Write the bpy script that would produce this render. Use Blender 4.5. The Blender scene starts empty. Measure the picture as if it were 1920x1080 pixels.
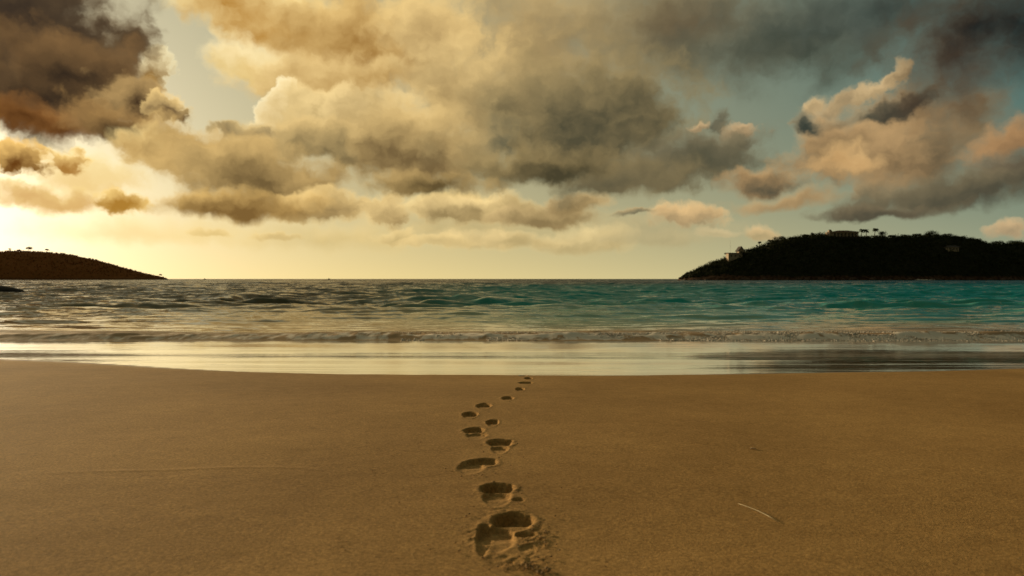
# ------------------------------------------------------------------ basics
import bpy, math, random
import numpy as np
from mathutils import Vector, Matrix

scene = bpy.context.scene
COL = scene.collection
F = 1493.3                     # focal length of the photograph in its own pixels
H = 1.1                        # camera height above the sea
PITCH = math.atan(17.0 / F)    # the camera looks down very slightly
SUN_AZ, SUN_EL = -35.5, 3.6    # middle of the glow: degrees, azimuth from +Y (sea) towards +X (right)
LAMP_AZ, LAMP_EL = -42.0, 8.0  # where the sunlight comes from, just out of the picture


def ray(px, py):
    a, b = (px - 960) / F, (540 - py) / F
    c, s = math.cos(PITCH), math.sin(PITCH)
    v = Vector((a, c + b * s, -s + b * c))
    return v.normalized()


def azel(px, py):
    v = ray(px, py)
    return math.degrees(math.atan2(v.x, v.y)), math.degrees(math.asin(v.z))


# ------------------------------------------------------------------ node helper
class Nodes:
    def __init__(self, tree):
        self.t = tree
        tree.nodes.clear()

    def new(self, kind, **kw):
        n = self.t.nodes.new(kind)
        for k, v in kw.items():
            setattr(n, k, v)
        return n

    def put(self, sock, v):
        if v is None:
            return
        if isinstance(v, bpy.types.NodeSocket):
            self.t.links.new(v, sock)
        else:
            if isinstance(v, (tuple, list)) and sock.type == 'RGBA' and len(v) == 3:
                v = (*v, 1.0)
            sock.default_value = v

    def m(self, op, a, b=None, c=None, clamp=False):
        n = self.new('ShaderNodeMath', operation=op, use_clamp=clamp)
        for i, v in enumerate((a, b, c)):
            self.put(n.inputs[i], v)
        return n.outputs[0]

    def v(self, op, a, b=None, c=None):
        n = self.new('ShaderNodeVectorMath', operation=op)
        for i, q in enumerate((a, b, c)):
            self.put(n.inputs[i], q)
        return n.outputs['Value'] if op in ('LENGTH', 'DOT_PRODUCT', 'DISTANCE') else n.outputs['Vector']

    def scale(self, a, s):
        n = self.new('ShaderNodeVectorMath', operation='SCALE')
        self.put(n.inputs[0], a)
        self.put(n.inputs['Scale'], s)
        return n.outputs['Vector']

    def ramp(self, x, a, b, lo=0.0, hi=1.0, kind='SMOOTHSTEP'):
        n = self.new('ShaderNodeMapRange', interpolation_type=kind, clamp=True) if kind != 'SMOOTHSTEP' else self.new('ShaderNodeMapRange', interpolation_type=kind)
        self.put(n.inputs['Value'], x)
        for nm, q in (('From Min', a), ('From Max', b), ('To Min', lo), ('To Max', hi)):
            self.put(n.inputs[nm], q)
        return n.outputs['Result']

    def mix(self, f, a, b, blend='MIX'):
        n = self.new('ShaderNodeMix', data_type='RGBA', blend_type=blend)
        self.put(n.inputs['Factor'], f)
        self.put(n.inputs['A'], a) if False else self.put(n.inputs[6], a)
        self.put(n.inputs[7], b)
        return n.outputs[2]

    def noise(self, vec, scale, detail=4, rough=0.55, dist=0.0, color=False, dim='3D'):
        n = self.new('ShaderNodeTexNoise', noise_dimensions=dim)
        self.put(n.inputs['Vector'], vec)
        n.inputs['Scale'].default_value = scale
        n.inputs['Detail'].default_value = detail
        n.inputs['Roughness'].default_value = rough
        n.inputs['Distortion'].default_value = dist
        return n.outputs['Color' if color else 'Fac']

    def voronoi(self, vec, scale, detail=2, rough=0.5, smooth=0.6):
        n = self.new('ShaderNodeTexVoronoi', feature='SMOOTH_F1')
        self.put(n.inputs['Vector'], vec)
        n.inputs['Scale'].default_value = scale
        n.inputs['Detail'].default_value = detail
        n.inputs['Roughness'].default_value = rough
        n.inputs['Smoothness'].default_value = smooth
        n.normalize = True
        return n.outputs['Distance']

    def comb(self, x, y, z):
        n = self.new('ShaderNodeCombineXYZ')
        for i, q in enumerate((x, y, z)):
            self.put(n.inputs[i], q)
        return n.outputs[0]

    def sep(self, v):
        n = self.new('ShaderNodeSeparateXYZ')
        self.put(n.inputs[0], v)
        return n.outputs[0], n.outputs[1], n.outputs[2]


# ------------------------------------------------------------------ sky
# clouds from the farthest to the nearest, as directions in the sky: centre, half sizes, tilt in
# degrees counter-clockwise, colour of the thick body, colour of the thin or lit parts,
# softness of the outline, cover
CLOUDS = [
    # high veils
    (1000, 80, 330, 210, 0, (162, 138, 94), (188, 160, 108), .8, 1),
    (1260, 60, 280, 135, 0, (112, 100, 72), (134, 121, 90), .8, .95),
    (1300, 45, 130, 70, 0, (104, 80, 50), (122, 100, 65), .9, .8),
    (1490, 75, 320, 128, 4, (70, 74, 61), (98, 99, 82), .6, 1),
    (1640, 30, 210, 110, 0, (58, 68, 63), (84, 96, 88), .8, .8),
    # golden bank
    (400, 0, 180, 70, -25, (212, 178, 115), (252, 238, 190), .35, 1),
    (520, 55, 220, 110, -20, (188, 143, 75), (246, 226, 165), .4, 1),
    (480, 128, 120, 46, -25, (225, 195, 128), (253, 241, 198), .45, 1),
    (700, 85, 240, 120, -5, (162, 122, 64), (208, 172, 108), .5, 1),
    (640, 160, 190, 60, 0, (188, 152, 92), (230, 200, 140), .5, 1),
    (810, 60, 120, 120, 0, (180, 150, 98), (222, 192, 132), .5, 1),
    # middle
    (860, 190, 130, 120, 0, (160, 134, 88), (204, 178, 125), .5, 1),
    (518, 204, 42, 46, 0, (228, 203, 150), (255, 250, 220), .2, 1),
    (610, 225, 130, 66, 0, (172, 146, 94), (226, 202, 148), .35, 1),
    (700, 250, 130, 90, 0, (162, 136, 88), (218, 194, 142), .35, 1),
    (780, 290, 165, 105, 0, (128, 106, 68), (172, 146, 98), .4, 1),
    (1000, 190, 150, 130, 0, (132, 114, 78), (170, 146, 100), .6, 1),
    # dark bank, upper left
    (150, 330, 130, 60, 0, (238, 203, 128), (255, 240, 180), .6, .8),
    (282, 150, 56, 74, 25, (158, 128, 80), (252, 234, 182), .25, 1),
    (20, 110, 300, 200, -12, (70, 56, 40), (110, 86, 56), .35, 1),
    (150, 120, 150, 130, -40, (66, 53, 38), (112, 88, 58), .4, 1),
    (40, 40, 240, 180, 0, (62, 50, 38), (92, 74, 52), .5, 1),
    (130, 150, 190, 105, -12, (68, 52, 35), (116, 88, 55), .35, 1),
    (262, 195, 90, 56, -10, (104, 82, 52), (196, 160, 102), .35, 1),
    (50, 215, 200, 42, -5, (98, 62, 29), (148, 100, 52), .6, 1),
    (225, 242, 150, 44, -14, (95, 72, 43), (160, 124, 74), .4, 1),
    (330, 214, 52, 28, -10, (128, 104, 68), (224, 190, 126), .3, 1),
    # brown band
    (300, 285, 90, 46, -10, (172, 132, 72), (250, 226, 158), .4, 1),
    (570, 272, 110, 62, 0, (130, 112, 75), (182, 156, 106), .4, 1),
    (370, 300, 135, 66, -12, (138, 110, 65), (190, 154, 94), .4, 1),
    (460, 254, 74, 28, 6, (118, 102, 73), (160, 140, 100), .35, 1),
    (470, 335, 190, 82, -6, (124, 101, 62), (164, 134, 84), .4, 1),
    (600, 392, 110, 38, 0, (148, 123, 79), (216, 186, 126), .35, 1),
    (445, 388, 185, 38, -2, (136, 105, 57), (184, 145, 80), .45, 1),
    # puffs against the glow
    (34, 306, 56, 48, 0, (118, 79, 35), (216, 166, 86), .25, 1),
    (120, 300, 42, 28, -15, (172, 124, 60), (242, 202, 122), .35, 1),
    (90, 376, 120, 30, -4, (214, 168, 92), (250, 220, 140), .5, .9),
    (222, 388, 50, 27, 0, (184, 138, 64), (240, 200, 116), .35, 1),
    # low cream puffs
    (300, 440, 260, 30, 0, (240, 208, 132), (252, 226, 152), 1.0, .55),
    (640, 448, 210, 36, 0, (214, 186, 120), (236, 208, 142), 1.0, .6),
    (900, 430, 260, 44, 0, (194, 170, 114), (224, 198, 138), 1.0, .6),
    (1230, 440, 200, 34, 0, (178, 160, 116), (206, 184, 134), 1.0, .5),
    (730, 402, 62, 38, 0, (176, 150, 100), (218, 192, 136), .4, 1),
    (850, 385, 80, 30, 8, (178, 152, 100), (244, 220, 156), .35, 1),
    (900, 398, 150, 36, 0, (166, 143, 96), (232, 206, 148), .35, 1),
    (1010, 410, 110, 25, 0, (150, 128, 86), (196, 170, 120), .35, 1),
    (1075, 385, 80, 24, 0, (160, 136, 92), (216, 186, 132), .4, 1),
    (742, 446, 52, 18, 0, (196, 172, 116), (224, 202, 146), .4, .9),
    (1090, 456, 110, 30, 0, (184, 164, 114), (228, 206, 150), .45, .9),
    (940, 452, 130, 22, 0, (186, 164, 112), (230, 206, 150), .5, .9),
    (820, 455, 90, 14, 0, (200, 176, 120), (232, 208, 150), .5, .8),
    (400, 437, 42, 9, 0, (228, 198, 130), (240, 214, 150), .5, .9),
    (525, 444, 56, 10, -3, (216, 188, 126), (232, 206, 142), .5, .9),
    (1290, 412, 72, 27, 0, (162, 140, 102), (224, 188, 132), .35, 1),
    (1185, 408, 56, 8, 3, (134, 124, 94), (176, 154, 112), .5, 1),
    (1418, 436, 36, 18, 0, (180, 160, 116), (218, 188, 136), .35, 1),
    (1340, 440, 44, 10, 0, (188, 172, 128), (212, 190, 142), .5, .9),
    (1230, 450, 100, 15, 0, (180, 166, 122), (200, 182, 134), .6, .7),
    (1895, 438, 42, 22, 0, (168, 148, 114), (212, 182, 136), .3, 1),
    # grey mass right of the middle
    (1040, 265, 230, 110, 0, (104, 92, 63), (140, 122, 84), .5, 1),
    (1110, 215, 210, 135, 0, (94, 86, 62), (136, 120, 84), .45, 1),
    (940, 250, 40, 70, 0, (104, 98, 74), (140, 124, 88), .5, .8),
    (1298, 233, 17, 10, 0, (160, 134, 98), (206, 174, 128), .4, 1),
    (1336, 228, 24, 22, 0, (76, 80, 68), (112, 108, 86), .4, 1),
    (1386, 240, 40, 20, 4, (140, 116, 84), (214, 178, 130), .35, 1),
    (1375, 268, 60, 34, 8, (94, 88, 69), (126, 114, 88), .4, 1),
    (1310, 300, 150, 72, 6, (90, 86, 66), (122, 112, 85), .35, 1),
    (1180, 342, 190, 56, 4, (97, 89, 65), (128, 114, 81), .4, 1),
    (1010, 318, 170, 46, 4, (84, 75, 51), (118, 103, 70), .5, 1),
    (800, 352, 130, 32, 0, (108, 89, 54), (140, 115, 72), .55, 1),
    (1440, 345, 84, 38, 0, (84, 79, 62), (184, 148, 100), .3, 1),
    # peach cloud over the headland
    (1730, 280, 190, 120, 10, (112, 96, 70), (152, 128, 92), .5, 1),
    (1615, 290, 140, 108, 0, (134, 110, 77), (198, 162, 112), .35, 1),
    (1580, 312, 66, 42, 0, (204, 164, 109), (228, 188, 128), .6, .9),
    (1480, 380, 120, 22, 4, (140, 118, 84), (186, 155, 108), .5, 1),
    (1545, 194, 40, 22, 15, (160, 138, 100), (214, 184, 134), .35, 1),
    (1600, 185, 70, 24, 20, (150, 130, 96), (200, 172, 126), .4, 1),
    (1655, 158, 70, 20, 30, (160, 138, 100), (218, 188, 138), .35, 1),
    (1524, 236, 46, 30, -20, (68, 71, 60), (100, 98, 80), .5, 1),
    (1670, 202, 105, 22, 16, (70, 70, 58), (102, 96, 76), .45, 1),
    (1875, 268, 105, 42, 25, (128, 100, 70), (180, 141, 96), .4, 1),
    (1905, 330, 110, 56, 10, (76, 73, 60), (108, 97, 76), .45, 1),
    (1780, 370, 240, 46, 2, (82, 78, 62), (118, 107, 81), .4, 1),
    (1660, 400, 150, 17, 2, (86, 80, 63), (112, 100, 76), .45, 1),
    # near black corner
    (1800, 120, 170, 130, 20, (86, 64, 45), (112, 86, 59), .9, .9),
    (1910, 45, 250, 180, 0, (31, 30, 28), (64, 53, 41), .9, 1),
]


def lifted(c, cx, cy, lo):
    """Cloud colours away from the two dark banks, opened up towards the gold."""
    if cx > 1250 or (cx < 300 and cy < 260):
        return c
    k = lo * min(1.0, (1250 - cx) / 400)
    return tuple(v + (t - v) * k for v, t in zip(c, (255, 216, 138)))


def lin(c):
    return tuple(((v / 255 + 0.055) / 1.055) ** 2.4 if v > 10 else v / 255 / 12.92 for v in c)


def build_world():
    w = bpy.data.worlds.new("World")
    scene.world = w
    w.use_nodes = True
    g = Nodes(w.node_tree)
    tc = g.new('ShaderNodeTexCoord')
    d = g.v('NORMALIZE', tc.outputs['Generated'])
    x, y, z = g.sep(d)
    az = g.m('MULTIPLY', g.m('ARCTAN2', x, y), 57.2958)
    el = g.m('MULTIPLY', g.m('ARCSINE', z), 57.2958)
    elp = g.m('MAXIMUM', el, 0.0)
    P = g.comb(az, el, 0.0)
    N2 = dict(dim='2D')
    w1 = g.v('SUBTRACT', g.noise(P, 0.22, 2, 0.5, color=True, **N2), (0.5, 0.5, 0.5))
    w2 = g.v('SUBTRACT', g.noise(P, 0.75, 3, 0.6, color=True, **N2), (0.5, 0.5, 0.5))
    near = g.ramp(el, 0.5, 8.0, 0.3, 1.0, 'LINEAR')
    Pw = g.v('ADD', P, g.v('MULTIPLY', g.scale(g.v('ADD', g.scale(w1, 3.4), g.scale(w2, 1.5)), near), (1, 0.7, 0)))

    def billow(vec, scale, detail, k):
        f = g.noise(vec, scale, detail, 0.5, **N2)
        vo = g.new('ShaderNodeTexVoronoi', feature='F1', voronoi_dimensions='2D')
        g.put(vo.inputs['Vector'], vec)
        vo.inputs['Scale'].default_value = scale * 1.2
        vo.inputs['Detail'].default_value = k
        vo.inputs['Roughness'].default_value = 0.45
        vo.normalize = True
        lump = vo.outputs['Distance']
        lump = g.m('MULTIPLY', lump, lump)
        return g.m('SUBTRACT', g.m('MULTIPLY', g.m('SUBTRACT', f, 0.5), 1.7), g.m('MULTIPLY', g.m('SUBTRACT', lump, 0.14), 1.0))
    Nb = g.v('ADD', g.v('MULTIPLY', P, (1, 1.15, 0)), g.scale(w2, 1.3))
    big = billow(Nb, 0.36, 4, 2.0)
    bigs = billow(g.v('ADD', Nb, (-0.4, 0.45, 0)), 0.36, 4, 2.0)
    small = billow(g.v('ADD', Nb, (31.0, 17.0, 0)), 0.95, 3, 1.0)
    wisp = g.m('SUBTRACT', g.noise(g.v('MULTIPLY', Nb, (0.7, 1.2, 0)), 0.22, 4, 0.5, **N2), 0.5)
    relief = g.m('SUBTRACT', big, bigs)
    mixed = g.m('ADD', g.m('MULTIPLY', big, 0.62), g.m('MULTIPLY', small, 0.16))
    shade = g.m('ADD', g.m('MULTIPLY', relief, 0.62), g.m('MULTIPLY_ADD', wisp, 1.6, 0.62))
    r_big = g.m('MULTIPLY_ADD', mixed, 0.8, 1.0)
    r_small = g.m('MULTIPLY_ADD', small, 0.5, 1.0)

    # angle from the sun
    sa, se = math.radians(SUN_AZ), math.radians(SUN_EL)
    sd = (math.sin(sa) * math.cos(se), math.cos(sa) * math.cos(se), math.sin(se))
    ang = g.m('MULTIPLY', g.m('ARCCOSINE', g.m('MINIMUM', g.v('DOT_PRODUCT', d, sd), 0.99999)), 57.2958)
    # clear air: the Sky Texture and the glow of the low sun in the haze
    sky = g.new('ShaderNodeTexSky', sky_type='NISHITA')
    sky.sun_disc = False
    sky.sun_elevation = math.radians(LAMP_EL)
    sky.sun_rotation = math.radians(LAMP_AZ)
    sky.dust_density = 2.2
    s_near = g.m('EXPONENT', g.m('DIVIDE', ang, -8.0))
    s_far = g.ramp(ang, 10.0, 68.0, kind='LINEAR')
    hz = g.m('EXPONENT', g.m('DIVIDE', elp, -6.0))
    up = g.mix(s_far, lin((182, 172, 134)), lin((50, 98, 100)))
    low = g.mix(s_far, lin((250, 219, 142)), lin((172, 173, 138)))
    air = g.v('ADD', g.mix(hz, up, low), g.scale((1.2, 1.1, 0.92), s_near))
    air = g.v('ADD', air, g.v('MULTIPLY', sky.outputs[0], (0.002, 0.002, 0.002)))
    col = air
    K = 10.0
    for k, (cx, cy, rx, ry, rot, core, lit, soft, cover) in enumerate(CLOUDS):
        if k and k % 6 == 0:      # keeps the shader's stack short
            Pw = g.v('MULTIPLY_ADD', col, (1e-9, 1e-9, 0), Pw)
        if k % 6 == 0:
            px_, py_, _z = g.sep(Pw)
            PX, PY = g.comb(px_, px_, 0.0), g.comb(py_, py_, 0.0)
        a0, e0 = azel(cx, cy)
        a1, _ = azel(cx + 10, cy)
        _, e1 = azel(cx, cy - 10)
        c, sn = math.cos(math.radians(rot)), math.sin(math.radians(rot))
        ax, ay = 1 / (rx * (a1 - a0) / 10), 1 / (ry * (e1 - e0) / 10)
        p = g.v('MULTIPLY_ADD', PX, (c * ax, -sn * ay, 0), g.v('MULTIPLY_ADD', PY, (sn * ax, c * ay, 0),
                ((-a0 * c - e0 * sn) * ax, (a0 * sn - e0 * c) * ay, 0)))
        ln = g.v('LENGTH', g.v('MINIMUM', p, g.v('MULTIPLY', p, (1, 1.35, 1))))
        r = g.m('SUBTRACT', r_big if max(rx, ry) > 75 else r_small, ln)
        sf = soft * (1.15 if cx < 950 else 1.3 if cx < 1250 else 1.5)
        a = g.ramp(r, -0.3 * sf, 1.0 * sf, 0.0, cover)
        bb = g.m('ADD', g.v('DOT_PRODUCT', p, (-0.12, 0.62, 0)), shade)
        b = g.m('MULTIPLY_ADD', r, -0.62, bb)
        rim = 1.5 if cx < 700 else 1.1 if cx < 1000 else 0.6      # thin edges light up, most of all near the sun
        b = g.m('ADD', b, g.m('MAXIMUM', g.m('MULTIPLY_ADD', r, -rim, 0.3 * rim), 0.0))
        b = g.m('MAXIMUM', g.m('MINIMUM', b, 1.3), -0.2)
        q = g.new('ShaderNodeVectorMath', operation='MULTIPLY_ADD')
        lc, cc = lin(lifted(lit, cx, cy, 0.42)), lin(lifted(core, cx, cy, 0.08))
        g.put(q.inputs[0], g.comb(b, b, b))
        q.inputs[1].default_value = tuple(u - v for u, v in zip(lc, cc))
        q.inputs[2].default_value = cc
        col = g.mix(a, col, q.outputs[0])
    # cloud outside what the photograph shows (overhead, to the sides and behind)
    outside = g.m('MAXIMUM', g.ramp(el, 21.0, 30.0), g.ramp(g.m('ABSOLUTE', az), 34.0, 44.0))
    cover = g.m('MULTIPLY', g.ramp(g.noise(d, 3.0, 3, 0.5), 0.36, 0.6), g.ramp(el, 3.0, 9.0))
    far_c = g.mix(g.ramp(ang, 10.0, 90.0, kind='LINEAR'), lin((205, 165, 105)), lin((100, 96, 84)))
    far_c = g.scale(far_c, g.ramp(el, 24.0, 48.0, 0.42, 1.15))  # unseen cloud, dimmed low for sea reflections, brightened overhead to light the sand
    col = g.mix(g.m('MULTIPLY', outside, cover), col, far_c)
    col = g.mix(g.ramp(el, -0.6, 0.0), lin((130, 115, 70)), col)
    back = g.ramp(ang, 60.0, 130.0, 1.0, 0.62)     # the sky away from the sunset is dim
    back_tint = g.mix(g.ramp(ang, 60.0, 115.0), (1.0, 1.0, 1.0), (1.28, 1.0, 0.74))   # unseen sky behind, tinted warm to take the blue off surfaces facing it
    col = g.scale(g.scale(g.v('MULTIPLY', col, back_tint), back), K)
    bg = g.new('ShaderNodeBackground')
    g.put(bg.inputs['Color'], col)
    bg.inputs['Strength'].default_value = 0.1
    o = g.new('ShaderNodeOutputWorld')
    g.t.links.new(bg.outputs[0], o.inputs['Surface'])
    w.cycles.sampling_method = 'MANUAL'
    w.cycles.sample_map_resolution = 512


build_world()

# ------------------------------------------------------------------ camera
cam = bpy.data.cameras.new("camera")
cam.sensor_width = 36.0
cam.lens = 36.0 * F / 1920
cam.clip_start = 0.05
cam.clip_end = 60000
cam.dof.use_dof = True
cam.dof.focus_distance = 6.0
cam.dof.aperture_fstop = 4.0
co = bpy.data.objects.new("camera", cam)
COL.objects.link(co)
co.location = (0, 0, H)
co.rotation_euler = (math.radians(90) - PITCH, 0, 0)
scene.camera = co

vs = scene.view_settings
vs.view_transform = 'Standard'
vs.look = 'None'
vs.exposure = 0.0
vs.gamma = 1.0

# ------------------------------------------------------------------ sun
sun = bpy.data.lights.new("sun", 'SUN')
sun.energy = 4.0
sun.angle = math.radians(6.0)
sun.color = (1.0, 0.74, 0.42)
so = bpy.data.objects.new("sun", sun)
COL.objects.link(so)
_a, _e = math.radians(LAMP_AZ), math.radians(LAMP_EL)
_d = Vector((math.sin(_a) * math.cos(_e), math.cos(_a) * math.cos(_e), math.sin(_e)))
so.rotation_euler = _d.to_track_quat('Z', 'Y').to_euler()
so.location = _d * 50

# ------------------------------------------------------------------ helpers
_tables = {}


def vnoise(x, y, seed=0):
    """Smooth value noise, 0..1, on arrays."""
    if seed not in _tables:
        _tables[seed] = np.random.RandomState(seed + 11).rand(256, 256)
    t = _tables[seed]
    x = np.asarray(x, float); y = np.asarray(y, float)
    xi, yi = np.floor(x).astype(int), np.floor(y).astype(int)
    fx, fy = x - xi, y - yi
    fx = fx * fx * fx * (fx * (fx * 6 - 15) + 10); fy = fy * fy * fy * (fy * (fy * 6 - 15) + 10)
    a, b = t[xi & 255, yi & 255], t[(xi + 1) & 255, yi & 255]
    c, d = t[xi & 255, (yi + 1) & 255], t[(xi + 1) & 255, (yi + 1) & 255]
    return (a * (1 - fx) + b * fx) * (1 - fy) + (c * (1 - fx) + d * fx) * fy


def fbm(x, y, octaves=4, seed=0, gain=0.5):
    s, a, n = 0.0, 1.0, 0.0
    for o in range(octaves):
        s = s + a * vnoise(x * 2.03 ** o + 17.3 * o, y * 2.03 ** o - 9.1 * o, seed + o)
        n += a; a *= gain
    return s / n


def smooth(e0, e1, x):
    t = np.clip((x - e0) / (e1 - e0), 0, 1)
    return t * t * (3 - 2 * t)


def tag(o, label=None, cat=None, group=None, kind=None):
    for k, v in (('label', label), ('category', cat), ('group', group), ('kind', kind)):
        if v:
            o[k] = v
    return o


def mesh_obj(name, verts, faces, mat, parent=None, smooth_shade=False, attrs=None, normals=None):
    me = bpy.data.meshes.new(name)
    verts = np.asarray(verts, dtype=np.float32)
    if isinstance(faces, np.ndarray):
        nf, k = faces.shape
        me.vertices.add(len(verts)); me.loops.add(nf * k); me.polygons.add(nf)
        me.vertices.foreach_set('co', verts.ravel())
        me.loops.foreach_set('vertex_index', faces.astype(np.int32).ravel())
        me.polygons.foreach_set('loop_start', np.arange(0, nf * k, k, dtype=np.int32))
        me.polygons.foreach_set('loop_total', np.full(nf, k, dtype=np.int32))
        me.update(calc_edges=True)
    else:
        me.from_pydata([tuple(v) for v in verts], [], faces)
    me.polygons.foreach_set('use_smooth', np.full(len(me.polygons), bool(smooth_shade)))
    for nm, arr in (attrs or {}).items():
        at = me.attributes.new(nm, 'FLOAT', 'POINT')
        at.data.foreach_set('value', np.asarray(arr, dtype=np.float32).ravel())
    if normals is not None:
        me.normals_split_custom_set_from_vertices(np.asarray(normals, dtype=np.float32))
    me.materials.append(mat)
    o = bpy.data.objects.new(name, me)
    COL.objects.link(o)
    if parent is not None:
        o.parent = parent
    return o


def empty(name, loc, label, cat, group=None):
    o = bpy.data.objects.new(name, None)
    COL.objects.link(o)
    o.location = loc
    o.empty_display_size = 0.3
    return tag(o, label, cat, group)


def grid_faces(nr, nc):
    i = np.arange(nr * nc).reshape(nr, nc)
    return np.stack([i[:-1, :-1], i[:-1, 1:], i[1:, 1:], i[1:, :-1]], -1).reshape(-1, 4)


class Parts:
    """Collects boxes, tubes and leaf faces for one mesh."""
    def __init__(self):
        self.v, self.f = [], []

    def add(self, vs, fs):
        b = len(self.v)
        self.v += [tuple(p) for p in vs]
        self.f += [tuple(b + i for i in q) for q in fs]

    def box(self, cx, cy, cz, sx, sy, sz, taper=1.0):
        x, y, z = sx / 2, sy / 2, sz / 2
        vs = [(cx + a * x * (taper if c > 0 else 1), cy + b * y * (taper if c > 0 else 1), cz + c * z) for c in (-1, 1) for b in (-1, 1) for a in (-1, 1)]
        self.add(vs, [(0, 2, 3, 1), (4, 5, 7, 6), (0, 1, 5, 4), (2, 6, 7, 3), (1, 3, 7, 5), (0, 4, 6, 2)])

    def hip(self, cx, cy, z0, sx, sy, h, ridge=0.5, over=0.0):
        """A hipped roof: eaves rectangle and a shorter ridge along x."""
        x, y, r = sx / 2 + over, sy / 2 + over, sx / 2 * ridge
        vs = [(cx - x, cy - y, z0), (cx + x, cy - y, z0), (cx + x, cy + y, z0), (cx - x, cy + y, z0),
              (cx - r, cy, z0 + h), (cx + r, cy, z0 + h), (cx - x, cy - y, z0 - .2), (cx + x, cy - y, z0 - .2), (cx + x, cy + y, z0 - .2), (cx - x, cy + y, z0 - .2)]
        self.add(vs, [(0, 1, 5, 4), (1, 2, 5), (2, 3, 4, 5), (3, 0, 4), (6, 7, 1, 0), (7, 8, 2, 1), (8, 9, 3, 2), (9, 6, 0, 3), (9, 8, 7, 6)])

    def tube(self, pts, rad, n=7):
        pts = [Vector(p) for p in pts]
        b = len(self.v)
        for i, p in enumerate(pts):
            t = (pts[min(i + 1, len(pts) - 1)] - pts[max(i - 1, 0)]).normalized()
            u = t.cross(Vector((0.3, 1, 0.2))).normalized(); w = t.cross(u)
            for k in range(n):
                a = 2 * math.pi * k / n
                self.v.append(tuple(p + (u * math.cos(a) + w * math.sin(a)) * rad[i]))
        for i in range(len(pts) - 1):
            for k in range(n):
                self.f.append((b + i * n + k, b + i * n + (k + 1) % n, b + (i + 1) * n + (k + 1) % n, b + (i + 1) * n + k))
        self.f.append(tuple(b + k for k in range(n))[::-1])
        self.f.append(tuple(b + (len(pts) - 1) * n + k for k in range(n)))

    def build(self, name, mat, parent=None, smooth_shade=False):
        return mesh_obj(name, self.v, self.f, mat, parent, smooth_shade)


def leaf_cloud(rng, centres, radii, n_each, size, squash=0.8):
    """Leaf-sized quads through the volume of several clumps; returns verts, quads."""
    cs = np.repeat(np.asarray(centres, float), n_each, axis=0)
    rs = np.repeat(np.asarray(radii, float), n_each)
    n = len(cs)
    d = rng.normal(size=(n, 3)); d /= np.linalg.norm(d, axis=1)[:, None]
    r = rng.rand(n) ** 0.45
    p = cs + d * (r * rs)[:, None] * np.array([1, 1, squash])
    a = rng.normal(size=(n, 3)); a /= np.linalg.norm(a, axis=1)[:, None]
    b = np.cross(a, d + rng.normal(size=(n, 3)) * 0.5); b /= np.linalg.norm(b, axis=1)[:, None] + 1e-9
    s = (size * (0.6 + 0.8 * rng.rand(n)))[:, None]
    v = np.stack([p - a * s, p + b * s * 0.55, p + a * s, p - b * s * 0.55], 1).reshape(-1, 3)
    f = np.arange(n * 4).reshape(n, 4)
    return v, f


# ------------------------------------------------------------------ materials
def material(name):
    m = bpy.data.materials.new(name)
    m.use_nodes = True
    g = Nodes(m.node_tree)
    out = g.new('ShaderNodeOutputMaterial')
    bs = g.new('ShaderNodeBsdfPrincipled')
    g.t.links.new(bs.outputs[0], out.inputs['Surface'])
    geo = g.new('ShaderNodeNewGeometry')
    return m, g, bs, geo.outputs['Position']


def plain(name, c1, c2, scale=1.0, rough=0.8, bump=0.0):
    m, g, bs, pos = material(name)
    n = g.noise(pos, scale, 5, 0.6)
    g.put(bs.inputs['Base Color'], g.mix(g.ramp(n, 0.3, 0.7), c1, c2))
    bs.inputs['Roughness'].default_value = rough
    if bump:
        b = g.new('ShaderNodeBump')
        b.inputs['Distance'].default_value = bump
        g.put(b.inputs['Height'], n)
        g.put(bs.inputs['Normal'], b.outputs[0])
    return m


def attr(g, name):
    a = g.new('ShaderNodeAttribute', attribute_name=name)
    return a.outputs['Fac']


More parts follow.
